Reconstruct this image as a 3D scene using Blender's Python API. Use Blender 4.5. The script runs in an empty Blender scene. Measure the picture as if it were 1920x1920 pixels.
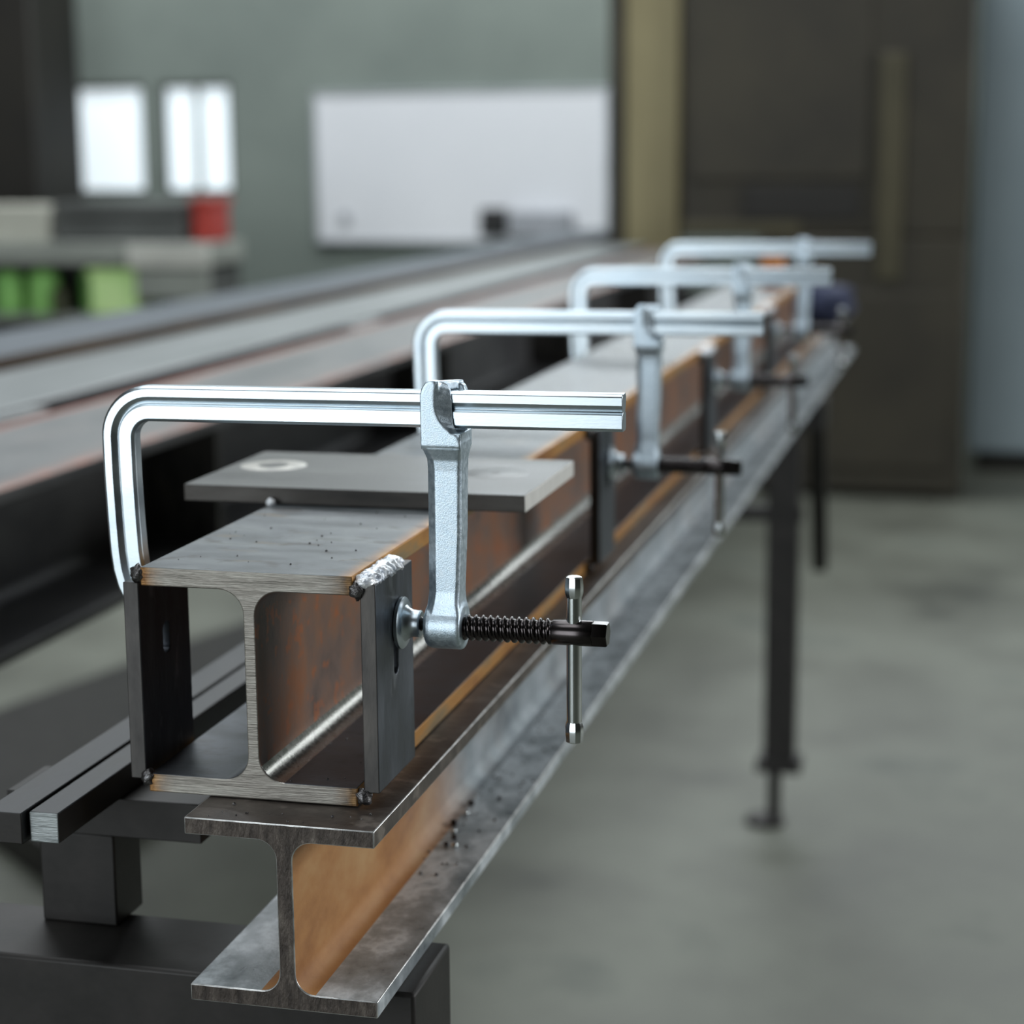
import bpy, bmesh, math, random
from mathutils import Vector, Matrix, noise as mnoise

# ------------------------------------------------------------------ camera, world, light
scene = bpy.context.scene
COL = scene.collection
cam_data = bpy.data.cameras.new('camera')
cam = bpy.data.objects.new('camera', cam_data)
COL.objects.link(cam)
cam_data.sensor_width = 36.0
cam_data.lens = 36.0 * 3583.0 / 1920.0
cam_data.clip_start = 0.02
cam_data.clip_end = 60.0
cam.matrix_world = Matrix(((0.97080, -0.03578, 0.23722, 0.31407),
                           (0.23980, 0.17690, -0.95457, -0.77279),
                           (-0.00780, 0.98358, 0.18032, 0.27725),
                           (0, 0, 0, 1)))
cam_data.dof.use_dof = True
cam_data.dof.focus_distance = 0.835
cam_data.dof.aperture_fstop = 6.6
scene.camera = cam

world = bpy.data.worlds.new('overcast_sky')
scene.world = world
world.use_nodes = True
world.node_tree.nodes['Background'].inputs[0].default_value = (0.80, 0.90, 1.0, 1)
world.node_tree.nodes['Background'].inputs[1].default_value = 0.6

def area_light(name, loc, rot, sx, sy, power, color):
    ld = bpy.data.lights.new(name, 'AREA')
    ld.shape = 'RECTANGLE'; ld.size = sx; ld.size_y = sy
    ld.energy = power; ld.color = color
    o = bpy.data.objects.new(name, ld); COL.objects.link(o)
    o.location = loc; o.rotation_euler = rot
    return o
PI = math.pi
# daylight: the open gate behind the camera, a roof light; added fills at back and right
area_light('gate_daylight', (-2.6, -4.85, 0.70), (PI/2, 0, 0), 4.0, 3.0, 165, (0.88, 0.95, 1.0))
area_light('skylight_daylight', (-1.2, 1.0, 3.15), (0, 0, 0), 1.8, 5.0, 105, (0.90, 0.96, 1.0))
area_light('back_fill_light', (-2.0, 5.2, 3.15), (0, 0, 0), 5.0, 1.2, 140, (0.92, 0.96, 1.0))  # unseen fill added to brighten the whiteboard and background
area_light('side_fill_light', (4.85, 2.2, 1.3), (0, PI/2, 0), 1.6, 5.0, 170, (0.94, 0.97, 1.0))  # unseen fill added to brighten the right-facing web
area_light('clerestory_daylight', (0.6, 6.9, 2.45), (-PI/2, 0, 0), 5.0, 0.9, 120, (0.90, 0.96, 1.0))

vs = scene.view_settings
vs.view_transform = 'Standard'
vs.look = 'None'
vs.exposure = 0.0
vs.gamma = 1.0
vs.use_curve_mapping = False
scene.cycles.use_denoising = True

# ------------------------------------------------------------------ helpers
rnd = random.Random(7)

def C(r, g, b):
    f = lambda v: (v/255/12.92) if v/255 <= 0.04045 else ((v/255+0.055)/1.055)**2.4
    return (f(r), f(g), f(b), 1)

def node_mat(name):
    m = bpy.data.materials.new(name); m.use_nodes = True
    nt = m.node_tree
    return m, nt, nt.nodes['Principled BSDF']

def noise_ramp(nt, stops, scale, stretch=(1, 1, 1), detail=6, rough=0.6, coord='Object'):
    tc = nt.nodes.new('ShaderNodeTexCoord')
    mp = nt.nodes.new('ShaderNodeMapping'); mp.inputs['Scale'].default_value = stretch
    nz = nt.nodes.new('ShaderNodeTexNoise')
    nz.inputs['Scale'].default_value = scale
    nz.inputs['Detail'].default_value = detail
    nz.inputs['Roughness'].default_value = rough
    nt.links.new(tc.outputs[coord], mp.inputs[0]); nt.links.new(mp.outputs[0], nz.inputs['Vector'])
    rp = nt.nodes.new('ShaderNodeValToRGB')
    el = rp.color_ramp.elements
    while len(el) < len(stops): el.new(0.5)
    for e, (p, c) in zip(el, stops): e.position = p; e.color = c
    nt.links.new(nz.outputs['Fac'], rp.inputs[0])
    return rp, nz

def mat(name, stops, scale=30, stretch=(1, 1, 1), metallic=0.0, rough=0.5, bump=0.0, bump_scale=None, rvar=0.0, bump_stretch=None, coat=0.0):
    m, nt, p = node_mat(name)
    rp, nz = noise_ramp(nt, stops, scale, stretch)
    nt.links.new(rp.outputs[0], p.inputs['Base Color'])
    p.inputs['Metallic'].default_value = metallic
    p.inputs['Roughness'].default_value = rough
    if rvar:
        mr = nt.nodes.new('ShaderNodeMapRange')
        mr.inputs[1].default_value = 0.3; mr.inputs[2].default_value = 0.7
        mr.inputs[3].default_value = rough - rvar; mr.inputs[4].default_value = rough + rvar
        nt.links.new(nz.outputs['Fac'], mr.inputs[0]); nt.links.new(mr.outputs[0], p.inputs['Roughness'])
    if bump:
        rp2, nz2 = noise_ramp(nt, [(0, (0, 0, 0, 1)), (1, (1, 1, 1, 1))], bump_scale or scale*4, bump_stretch or stretch, 3)
        bp = nt.nodes.new('ShaderNodeBump'); bp.inputs['Strength'].default_value = bump
        bp.inputs['Distance'].default_value = 0.001
        nt.links.new(nz2.outputs['Fac'], bp.inputs['Height']); nt.links.new(bp.outputs[0], p.inputs['Normal'])
    return m

def rust_edge_mix(m, axis, lo, hi, colour_stops, noise_scale=60, invert=False, noise_amt=0.3, metal=0.1, stretch=(1, 1, 1)):
    """rust or paint that grows in from an edge of the steel: mixes a colour by the object coordinate"""
    nt = m.node_tree; p = nt.nodes['Principled BSDF']
    tc = nt.nodes.new('ShaderNodeTexCoord'); sp = nt.nodes.new('ShaderNodeSeparateXYZ')
    nt.links.new(tc.outputs['Object'], sp.inputs[0])
    nz = nt.nodes.new('ShaderNodeTexNoise'); nz.inputs['Scale'].default_value = noise_scale; nz.inputs['Detail'].default_value = 5
    mp = nt.nodes.new('ShaderNodeMapping'); mp.inputs['Scale'].default_value = stretch
    nt.links.new(tc.outputs['Object'], mp.inputs[0]); nt.links.new(mp.outputs[0], nz.inputs['Vector'])
    mr = nt.nodes.new('ShaderNodeMapRange'); mr.clamp = True
    mr.inputs[1].default_value = lo; mr.inputs[2].default_value = hi
    nt.links.new(sp.outputs[axis], mr.inputs[0])
    ad = nt.nodes.new('ShaderNodeMath'); ad.operation = 'MULTIPLY_ADD'
    nt.links.new(nz.outputs['Fac'], ad.inputs[0]); ad.inputs[1].default_value = noise_amt*2; ad.inputs[2].default_value = -noise_amt
    a2 = nt.nodes.new('ShaderNodeMath'); a2.operation = 'ADD'
    nt.links.new(ad.outputs[0], a2.inputs[0]); nt.links.new(mr.outputs[0], a2.inputs[1])
    mu = nt.nodes.new('ShaderNodeMath'); mu.operation = 'MULTIPLY'; mu.use_clamp = True
    nt.links.new(a2.outputs[0], mu.inputs[0]); nt.links.new(mr.outputs[0], mu.inputs[1])
    rp2, _ = noise_ramp(nt, colour_stops, noise_scale*1.7)
    mx = nt.nodes.new('ShaderNodeMix'); mx.data_type = 'RGBA'
    old = p.inputs['Base Color'].links[0].from_socket
    nt.links.new(mu.outputs[0], mx.inputs[0]); nt.links.new(old, mx.inputs[6]); nt.links.new(rp2.outputs[0], mx.inputs[7])
    nt.links.new(mx.outputs[2], p.inputs['Base Color'])
    base_metal = p.inputs['Metallic'].default_value
    if not p.inputs['Metallic'].links:
        mm = nt.nodes.new('ShaderNodeMapRange'); mm.inputs[3].default_value = base_metal; mm.inputs[4].default_value = metal
        nt.links.new(mu.outputs[0], mm.inputs[0]); nt.links.new(mm.outputs[0], p.inputs['Metallic'])
    return m

def stain(m, scale, lo, hi, colour, stretch=(1, 1, 1), amount=0.7):
    """oily stains and scuffs with a shape of their own"""
    nt = m.node_tree; p = nt.nodes['Principled BSDF']
    rp, _ = noise_ramp(nt, [(lo, (0, 0, 0, 1)), (hi, (amount, amount, amount, 1))], scale, stretch, 3, 0.5)
    mx = nt.nodes.new('ShaderNodeMix'); mx.data_type = 'RGBA'
    old = p.inputs['Base Color'].links[0].from_socket
    nt.links.new(rp.outputs[0], mx.inputs[0]); nt.links.new(old, mx.inputs[6]); mx.inputs[7].default_value = colour
    nt.links.new(mx.outputs[2], p.inputs['Base Color'])

def tag(o, label=None, cat=None, group=None, kind=None):
    if label: o['label'] = label
    if cat: o['category'] = cat
    if group: o['group'] = group
    if kind: o['kind'] = kind
    return o

def empty(name, loc=(0, 0, 0)):
    o = bpy.data.objects.new(name, None); COL.objects.link(o); o.location = loc
    o.empty_display_size = 0.02
    return o

def finish(name, bm, mats, parent=None, bevel=0.0, segs=2, smooth=True, angle=35, bevel_mat=None):
    bmesh.ops.recalc_face_normals(bm, faces=bm.faces)
    me = bpy.data.meshes.new(name); bm.to_mesh(me); bm.free()
    if not isinstance(mats, (list, tuple)): mats = [mats]
    for m in mats: me.materials.append(m)
    if smooth:
        me.polygons.foreach_set('use_smooth', [True]*len(me.polygons))
        me.set_sharp_from_angle(angle=math.radians(angle))
    o = bpy.data.objects.new(name, me); COL.objects.link(o)
    if parent:
        o.parent = parent
        o.matrix_parent_inverse = Matrix.Translation(-parent.location)
    if bevel:
        b = o.modifiers.new('bevel', 'BEVEL'); b.width = bevel; b.segments = segs
        b.limit_method = 'ANGLE'; b.angle_limit = math.radians(40)
        if bevel_mat is not None: b.material = bevel_mat
    return o

def bbox(bm, x0, x1, y0, y1, z0, z1, mi=0):
    v = [bm.verts.new((x, y, z)) for x in (x0, x1) for y in (y0, y1) for z in (z0, z1)]
    fs = []
    for idx in ((0, 1, 3, 2), (4, 6, 7, 5), (0, 4, 5, 1), (2, 3, 7, 6), (0, 2, 6, 4), (1, 5, 7, 3)):
        f = bm.faces.new([v[i] for i in idx]); f.material_index = mi; fs.append(f)
    return fs

def box(name, x0, x1, y0, y1, z0, z1, m, parent=None, bevel=0.0, segs=2):
    bm = bmesh.new(); bbox(bm, x0, x1, y0, y1, z0, z1)
    return finish(name, bm, m, parent, bevel, segs)

def extrude_y(bm, pts, y0, y1, cap_mi=0, side_mi=lambda i, a, b: 0):
    """closed outline in XZ swept along Y"""
    a = [bm.verts.new((x, y0, z)) for x, z in pts]
    b = [bm.verts.new((x, y1, z)) for x, z in pts]
    n = len(pts)
    f = bm.faces.new(a); f.material_index = cap_mi
    f = bm.faces.new(b[::-1]); f.material_index = cap_mi
    for i in range(n):
        j = (i+1) % n
        f = bm.faces.new((a[i], b[i], b[j], a[j])); f.material_index = side_mi(i, pts[i], pts[j])

def lathe(bm, prof, origin, axis='X', n=40, mi=0, sides=None):
    """prof: list of (distance along axis, radius)"""
    rings = []
    for t, r in prof:
        ring = []
        for k in range(n):
            a = 2*PI*k/n
            u, w = r*math.cos(a), r*math.sin(a)
            p = (t, u, w) if axis == 'X' else ((u, w, t) if axis == 'Z' else (u, t, w))
            ring.append(bm.verts.new(Vector(p)+Vector(origin)))
        rings.append(ring)
    for r0, r1 in zip(rings, rings[1:]):
        for k in range(n):
            f = bm.faces.new((r0[k], r0[(k+1) % n], r1[(k+1) % n], r1[k])); f.material_index = mi
    for ring in (rings[0], rings[-1]):
        f = bm.faces.new(ring); f.material_index = mi

def baked(o, name=None):
    """replace an object's mesh by its evaluated mesh"""
    dg = bpy.context.evaluated_depsgraph_get()
    ev = o.evaluated_get(dg)
    me = bpy.data.meshes.new_from_object(ev)
    o.modifiers.clear(); o.data = me
    return o

# ------------------------------------------------------------------ materials
M = {}
M['mill'] = mat('mill_scale', [(0.25, C(66, 71, 72)), (0.5, C(93, 98, 101)), (0.62, C(108, 113, 114)), (0.8, C(75, 77, 75))], 22, (1.0, 2.6, 1), 0.55, 0.42, 0.12, 400, 0.08)
rust_edge_mix(M['mill'], 0, 0.040, 0.0495, [(0.3, C(150, 92, 44)), (0.55, C(186, 136, 70)), (0.75, C(120, 96, 66))], 45, stretch=(1, 0.35, 1))
stain(M['mill'], 48, 0.60, 0.68, C(52, 46, 42), (1, 1.5, 1), 0.6)
stain(M['mill'], 30, 0.62, 0.72, C(120, 104, 76), (0.7, 2.4, 1), 0.5)
M['under'] = mat('mill_scale_dark', [(0.3, C(60, 62, 66)), (0.55, C(92, 96, 102)), (0.75, C(72, 70, 68))], 35, (1, 2, 1), 0.6, 0.38, 0.1, 300, 0.08)
M['fillet_highlight'] = mat('fillet_highlight_steel', [(0.3, C(140, 138, 132)), (0.6, C(166, 164, 158))], 200, (1, 1, 1), 0.9, 0.27, 0.06, 900, 0.04)  # highlight along the fillet put into a brighter steel colour
M['rust_web'] = mat('rusty_web', [(0.28, C(83, 69, 62)), (0.45, C(119, 96, 84)), (0.55, C(134, 100, 79)), (0.68, C(148, 96, 62)), (0.8, C(96, 84, 79))], 34, (1, 0.8, 0.6), 0.3, 0.5, 0.15, 300, 0.08)
stain(M['rust_web'], 120, 0.58, 0.66, C(168, 96, 48), (1, 1, 1), 0.7)
M['rust_edge'] = mat('rust_edge', [(0.3, C(140, 88, 42)), (0.5, C(188, 136, 70)), (0.62, C(150, 128, 92)), (0.75, C(110, 92, 70))], 40, (1, 0.3, 1), 0.25, 0.5, 0.1, 200)
M['cut'] = mat('saw_cut_steel', [(0.3, C(132, 128, 120)), (0.5, C(176, 172, 163)), (0.7, C(206, 202, 194))], 90, (0.25, 1, 3.0), 0.55, 0.46, 0.5, 420, 0.06, (0.15, 1, 3))
M['plate'] = mat('side_plate_steel', [(0.3, C(56, 60, 66)), (0.5, C(78, 83, 90)), (0.7, C(102, 107, 114))], 40, (1, 1.6, 0.5), 0.6, 0.42, 0.12, 350, 0.08)
stain(M['plate'], 90, 0.62, 0.70, C(150, 154, 160), (1, 1, 0.5), 0.4)
M['plate_edge'] = mat('side_plate_edge', [(0.3, C(52, 50, 50)), (0.5, C(76, 74, 72)), (0.7, C(96, 92, 88))], 60, (1, 1, 0.3), 0.5, 0.48, 0.15, 300)
M['worn'] = mat('worn_bright_edge', [(0.3, C(150, 150, 150)), (0.6, C(225, 225, 222))], 120, (1, 1, 1), 0.8, 0.35)
M['cross'] = mat('cross_plate_top', [(0.3, C(62, 63, 62)), (0.5, C(78, 79, 77)), (0.7, C(90, 92, 89))], 16, (0.6, 2.0, 1), 0.45, 0.42, 0.08, 300, 0.06)
M['cross_edge'] = mat('cross_plate_edge', [(0.3, C(42, 40, 37)), (0.5, C(63, 59, 55)), (0.7, C(77, 74, 70))], 50, (0.4, 1, 2), 0.4, 0.5, 0.1, 300)
M['ground'] = mat('ground_bright_steel', [(0.3, C(226, 224, 218)), (0.7, C(246, 244, 238))], 80, (1, 3, 0.5), 0.15, 0.45, 0.1, 300)
M['ground_dull'] = mat('ground_spot_steel', [(0.3, C(150, 148, 142)), (0.7, C(206, 203, 194))], 90, (1, 1, 1), 0.3, 0.42)
M['zinc'] = mat('bright_zinc', [(0.3, C(174, 186, 194)), (0.5, C(192, 202, 208)), (0.7, C(201, 210, 214))], 60, (0.3, 1, 1), 1.0, 0.32, 0.03, 900, 0.04)
M['cast'] = mat('zinc_plated_casting', [(0.3, C(181, 197, 209)), (0.5, C(201, 216, 226)), (0.7, C(220, 232, 240))], 420, (1, 1, 1), 1.0, 0.44, 0.16, 1700, 0.06)
M['nickel'] = mat('polished_nickel', [(0.3, C(190, 196, 196)), (0.7, C(226, 230, 230))], 60, (1, 1, 0.3), 1.0, 0.16)
M['black_oxide'] = mat('black_oxide_steel', [(0.3, C(50, 47, 47)), (0.7, C(78, 73, 73))], 60, (1, 1, 1), 1.0, 0.22)
M['weld'] = mat('fresh_weld', [(0.30, C(120, 132, 150)), (0.42, C(206, 212, 220)), (0.55, C(246, 247, 248)), (0.8, C(252, 252, 252))], 170, (1, 1, 1), 0.45, 0.26, 0.4, 900)
M['weld_dark'] = mat('dark_weld', [(0.3, C(40, 36, 34)), (0.55, C(110, 108, 108)), (0.75, C(190, 192, 196))], 260, (1, 1, 1), 0.8, 0.26, 0.5, 900)
M['lower_top'] = mat('lower_beam_brown_scale', [(0.3, C(62, 56, 52)), (0.5, C(92, 84, 78)), (0.7, C(126, 118, 110))], 40, (1, 1.4, 1), 0.5, 0.45, 0.2, 250, 0.08)
stain(M['lower_top'], 70, 0.60, 0.68, C(160, 150, 140), (1, 1, 1), 0.5)
M['lower_cut'] = mat('lower_beam_sawn_end', [(0.35, C(56, 50, 46)), (0.55, C(84, 76, 70)), (0.7, C(110, 102, 94))], 110, (2.2, 1, 0.6), 0.5, 0.5, 0.5, 330, 0.0, (2.4, 1, 0.7))
M['flange_bright'] = mat('bright_scraped_flange', [(0.30, C(116, 125, 128)), (0.46, C(164, 172, 176)), (0.58, C(220, 227, 231)), (0.72, C(152, 161, 165))], 30, (1.4, 1, 1), 0.2, 0.36, 0.2, 150, 0.1)
M['lower_web'] = mat('orange_rust_web', [(0.3, C(150, 98, 54)), (0.5, C(186, 134, 82)), (0.7, C(200, 158, 108))], 26, (1, 0.6, 1), 0.1, 0.55, 0.15, 200)
rust_edge_mix(M['lower_web'], 1, 0.08, 0.26, [(0.3, C(118, 126, 130)), (0.5, C(160, 168, 172)), (0.7, C(186, 192, 196))], 16, noise_amt=0.3, metal=0.6)
M['bar'] = mat('dark_square_bar', [(0.3, C(39, 41, 41)), (0.5, C(52, 53, 55)), (0.7, C(62, 62, 61))], 45, (1.5, 0.3, 1), 0.5, 0.42, 0.08, 300, 0.06)
M['bar_end'] = mat('sawn_bar_end', [(0.3, C(120, 126, 126)), (0.7, C(167, 172, 172))], 130, (0.4, 1, 2.5), 0.5, 0.45, 0.4, 420, 0, (0.3, 1, 3))
M['dark_steel'] = mat('dark_steel', [(0.3, C(32, 31, 29)), (0.7, C(51, 48, 46))], 30, (1, 1, 1), 0.4, 0.5, 0.08, 200)
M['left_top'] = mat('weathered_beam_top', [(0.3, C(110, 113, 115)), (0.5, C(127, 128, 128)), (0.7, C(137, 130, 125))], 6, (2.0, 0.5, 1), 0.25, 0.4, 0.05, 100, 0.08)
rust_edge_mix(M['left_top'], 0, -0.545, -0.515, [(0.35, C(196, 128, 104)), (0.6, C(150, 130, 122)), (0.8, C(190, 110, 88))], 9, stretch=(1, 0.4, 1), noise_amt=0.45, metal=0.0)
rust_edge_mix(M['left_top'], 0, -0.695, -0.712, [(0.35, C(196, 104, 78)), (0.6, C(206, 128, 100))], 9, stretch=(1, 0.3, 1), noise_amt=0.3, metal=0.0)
M['left_side'] = mat('shaded_beam_side', [(0.3, C(60, 60, 63)), (0.7, C(95, 95, 95))], 12, (1, 0.5, 1), 0.2, 0.55, 0.05, 80)  # shade on beam and tube sides put into a darker colour
M['left_grey'] = mat('pale_grey_tube', [(0.3, C(121, 126, 126)), (0.7, C(147, 151, 151))], 5, (2, 0.4, 1), 0.2, 0.42, 0.05, 80, 0.05)
M['left_blue'] = mat('blue_grey_channel', [(0.3, C(77, 84, 92)), (0.7, C(104, 111, 118))], 5, (2, 0.4, 1), 0.3, 0.45, 0.05, 80)
M['brown_rust'] = mat('brown_rust', [(0.3, C(52, 38, 24)), (0.7, C(90, 68, 42))], 8, (1, 0.4, 1), 0.05, 0.65, 0.05, 80)
M['floor'] = mat('concrete_floor', [(0.28, C(68, 70, 62)), (0.42, C(96, 98, 88)), (0.58, C(112, 115, 104)), (0.75, C(84, 89, 82))], 2.4, (1, 1, 1), 0.0, 0.55, 0.05, 30, 0.06)
M['wall'] = mat('grey_green_wall', [(0.3, C(118, 128, 122)), (0.7, C(140, 150, 142))], 1.2, (1, 1, 1), 0, 0.7)
M['wall_dark'] = mat('dark_hall_wall', [(0.3, C(58, 56, 50)), (0.7, C(78, 76, 68))], 1.0, (1, 1, 1), 0, 0.8)
M['ceiling'] = mat('ceiling_sheet', [(0.3, C(66, 66, 62)), (0.7, C(86, 86, 82))], 1.0, (1, 1, 1), 0, 0.8)
M['white'] = mat('whiteboard_enamel', [(0.3, C(234, 237, 241)), (0.7, C(243, 245, 248))], 1.5, (1, 1, 1), 0, 0.35)
M['alu'] = mat('aluminium_trim', [(0.3, C(176, 182, 186)), (0.7, C(206, 210, 214))], 8, (1, 1, 1), 0.6, 0.4)
M['black'] = mat('black_plastic', [(0.3, C(20, 20, 20)), (0.7, C(34, 34, 34))], 10, (1, 1, 1), 0, 0.5)
M['grey_plastic'] = mat('grey_plastic', [(0.3, C(150, 154, 160)), (0.7, C(180, 184, 190))], 10, (1, 1, 1), 0, 0.5)
M['machine'] = mat('dark_machine_paint', [(0.3, C(40, 36, 26)), (0.7, C(58, 53, 39))], 3, (1, 1, 1), 0, 0.6)
M['machine_black'] = mat('machine_recess_black', [(0.3, C(22, 20, 16)), (0.7, C(36, 33, 26))], 3, (1, 1, 1), 0, 0.6)
M['machine_olive'] = mat('machine_olive_trim', [(0.3, C(62, 58, 38)), (0.7, C(78, 72, 50))], 3, (1, 1, 1), 0, 0.6)
M['tan'] = mat('tan_painted_post', [(0.3, C(134, 124, 90)), (0.7, C(160, 150, 112))], 3, (1, 1, 0.4), 0, 0.6)
M['cabinet'] = mat('pale_blue_cabinet', [(0.3, C(125, 139, 144)), (0.7, C(146, 160, 165))], 1.5, (1, 1, 0.5), 0.1, 0.45)
M['beige'] = mat('beige_box', [(0.3, C(170, 170, 158)), (0.7, C(196, 196, 184))], 4, (1, 1, 1), 0, 0.6)
M['grey_dark'] = mat('dark_grey_paint', [(0.3, C(70, 72, 70)), (0.7, C(98, 100, 98))], 4, (1, 1, 3), 0.1, 0.6)
M['grey_mid'] = mat('mid_grey_paint', [(0.3, C(128, 132, 126)), (0.7, C(154, 158, 150))], 4, (1, 1, 3), 0.1, 0.55)
M['pale'] = mat('pale_table_paint', [(0.3, C(178, 178, 170)), (0.7, C(206, 206, 198))], 4, (1, 1, 1), 0.05, 0.5)
M['red'] = mat('red_paint', [(0.3, C(150, 40, 32)), (0.7, C(182, 62, 50))], 6, (1, 1, 1), 0, 0.45)
M['green_pale'] = mat('pale_green_plastic', [(0.3, C(199, 240, 157)), (0.7, C(228, 255, 184))], 6, (1, 1, 1), 0, 0.5)
M['green'] = mat('green_plastic', [(0.3, C(96, 157, 74)), (0.7, C(141, 197, 108))], 6, (1, 1, 1), 0, 0.5)
M['olive'] = mat('dark_olive', [(0.3, C(40, 44, 26)), (0.7, C(66, 68, 44))], 6, (1, 1, 1), 0, 0.6)
M['navy'] = mat('navy_cloth', [(0.3, C(36, 42, 66)), (0.7, C(60, 68, 98))], 12, (1, 1, 1), 0, 0.8)
M['orange'] = mat('orange_rust_block', [(0.3, C(196, 112, 46)), (0.7, C(214, 142, 76))], 20, (1, 1, 1), 0, 0.6)
mg, ntg, pg = node_mat('daylit_window_pane')
pg.inputs['Base Color'].default_value = (0.8, 0.9, 0.95, 1)
pg.inputs['Emission Color'].default_value = (0.86, 0.95, 1.0, 1)
pg.inputs['Emission Strength'].default_value = 0.72
M['pane'] = mg

# ------------------------------------------------------------------ the hall
FZ = -0.80
def struct(name, *a, **k):
    o = box(name, *a, **k); o['kind'] = 'structure'; return o
struct('floor', -6.0, 5.0, -5.0, 7.2, FZ-0.1, FZ, M['floor'])
struct('wall_left', -6.1, -6.0, -5.0, 7.2, FZ, 3.3, M['wall_dark'])
struct('wall_right', 5.0, 5.1, -5.0, 7.2, FZ, 3.3, M['wall_dark'])
struct('wall_front', -6.0, 5.0, -5.1, -5.0, FZ, 3.3, M['wall_dark'])
struct('ceiling', -6.1, 5.1, -5.1, 7.3, 3.3, 3.4, M['ceiling'])
# back wall with two window openings
bm = bmesh.new()
WX = [(-3.735, -3.235), (-3.165, -2.835)]; WZ0, WZ1 = 0.150, 0.62
bbox(bm, -6.0, WX[0][0], 7.0, 7.1, FZ, 3.3)
bbox(bm, WX[0][1], WX[1][0], 7.0, 7.1, FZ, 3.3)
bbox(bm, WX[1][1], 5.0, 7.0, 7.1, FZ, 3.3)
for a, b in WX:
    bbox(bm, a, b, 7.0, 7.1, FZ, WZ0); bbox(bm, a, b, 7.0, 7.1, WZ1, 3.3)
w = finish('wall_back', bm, M['wall']); w['kind'] = 'structure'
for i, (a, b) in enumerate(WX):
    bm = bmesh.new(); t = 0.02
    bbox(bm, a, b, 7.02, 7.07, WZ0, WZ0+t); bbox(bm, a, b, 7.02, 7.07, WZ1-t, WZ1)
    bbox(bm, a, a+t, 7.02, 7.07, WZ0+t, WZ1-t); bbox(bm, b-t, b, 7.02, 7.07, WZ0+t, WZ1-t)
    o = finish('window_%d' % (i+1), bm, M['grey_dark']); o['kind'] = 'structure'
    mid = a + (b-a)*(0.22 if i == 0 else 0.5)
    box('mullion', mid-0.012, mid+0.012, 7.025, 7.065, WZ0+t, WZ1-t, M['grey_mid'], o)
    box('pane', a+t, mid-0.012, 7.045, 7.05, WZ0+t, WZ1-t, M['pane'], o)
    box('pane', mid+0.012, b-t, 7.045, 7.05, WZ0+t, WZ1-t, M['pane'], o)

# ------------------------------------------------------------------ H-beam outlines
def h_outline(xl, xr, z0, z1, tf, xc, tw, r, n=8):
    """closed outline of an H profile, counter-clockwise"""
    hw = tw/2
    def arc(cx, cz, a0, a1):
        return [(cx+r*math.cos(a0+(a1-a0)*k/n), cz+r*math.sin(a0+(a1-a0)*k/n)) for k in range(n+1)]
    p = [(xl, z0), (xr, z0), (xr, z0+tf)]
    p += arc(xc+hw+r, z0+tf+r, -PI/2, -PI)
    p += arc(xc+hw+r, z1-tf-r, PI, PI/2)
    p += [(xr, z1-tf), (xr, z1), (xl, z1), (xl, z1-tf)]
    p += arc(xc-hw-r, z1-tf-r, PI/2, 0)
    p += arc(xc-hw-r, z0+tf+r, 0, -PI/2)
    p += [(xl, z0+tf)]
    return p

def noisy_bead(bm, p0, p1, ra, rb, ripples, seed, mi=0, n=14, amp=0.22):
    """weld bead: a ridge of overlapping ripples between two points"""
    p0, p1 = Vector(p0), Vector(p1); d = (p1-p0); L = d.length; d.normalize()
    up = Vector((0, 0, 1)) if abs(d.z) < 0.9 else Vector((1, 0, 0))
    s = d.cross(up).normalized(); u = s.cross(d).normalized()
    steps = max(10, ripples*6); rings = []
    for i in range(steps+1):
        t = i/steps
        dome = math.sqrt(max(0.0, 1-(2*t-1)**8))*0.97+0.03
        rip = 0.82+0.22*abs(math.sin(PI*t*ripples+seed))
        c = p0+d*(L*t)
        ring = []
        for k in range(n):
            a = 2*PI*k/n
            v = s*(ra*math.cos(a))+u*(rb*math.sin(a))
            q = c+v
            g = 1+amp*mnoise.noise(q*420+Vector((seed, seed*2, 0)))+amp*0.6*mnoise.noise(q*1100+Vector((seed, 0, 5)))
            ring.append(bm.verts.new(c+v*dome*rip*g))
        rings.append(ring)
    for r0, r1 in zip(rings, rings[1:]):
        for k in range(n):
            f = bm.faces.new((r0[k], r0[(k+1) % n], r1[(k+1) % n], r1[k])); f.material_index = mi
    bm.faces.new(rings[0]); bm.faces.new(rings[-1])

def blob(bm, c, rx, ry, rz, seed, amp=0.3, sub=3):
    r = bmesh.ops.create_icosphere(bm, subdivisions=sub, radius=1.0)
    for v in r['verts']:
        g = 1+amp*mnoise.noise(v.co*1.8+Vector((seed, 0, seed)))+amp*0.5*mnoise.noise(v.co*4+Vector((0, seed, 0)))
        v.co = Vector((c[0]+v.co.x*rx*g, c[1]+v.co.y*ry*g, c[2]+v.co.z*rz*g))

# ------------------------------------------------------------------ upper H-beam (the clamped one)
UB = empty('steel_beam', (0.0, 0.0, -0.005))
tag(UB, 'upper steel H-beam with blue-grey top, clamped by the row of bar clamps', 'beam')
XL, XR, ZB, ZT = -0.050, 0.050, -0.005, 0.100
TF = 0.0086
def upper_side(i, a, b):
    (x0, z0), (x1, z1) = a, b
    if abs(x0-x1) < 1e-6 and abs(abs(x0)-0.05) < 1e-6: return 2            # flange edges
    if abs(z0-z1) < 1e-6:
        if abs(z0-ZT) < 1e-6: return 0
        return 3
    mx, mz = (x0+x1)/2, (z0+z1)/2
    if mz < 0.03 and abs(x0-x1) > 1e-6: return (6 if mz < 0.0098 else 1) if mx > 0 else 3                            # right lower fillet carries the painted highlight
    return 1
bm = bmesh.new()
extrude_y(bm, h_outline(XL, XR, ZB, ZT, TF, 0.0014, 0.0056, 0.0115), 0.0, 2.42, 4, upper_side)
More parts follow.
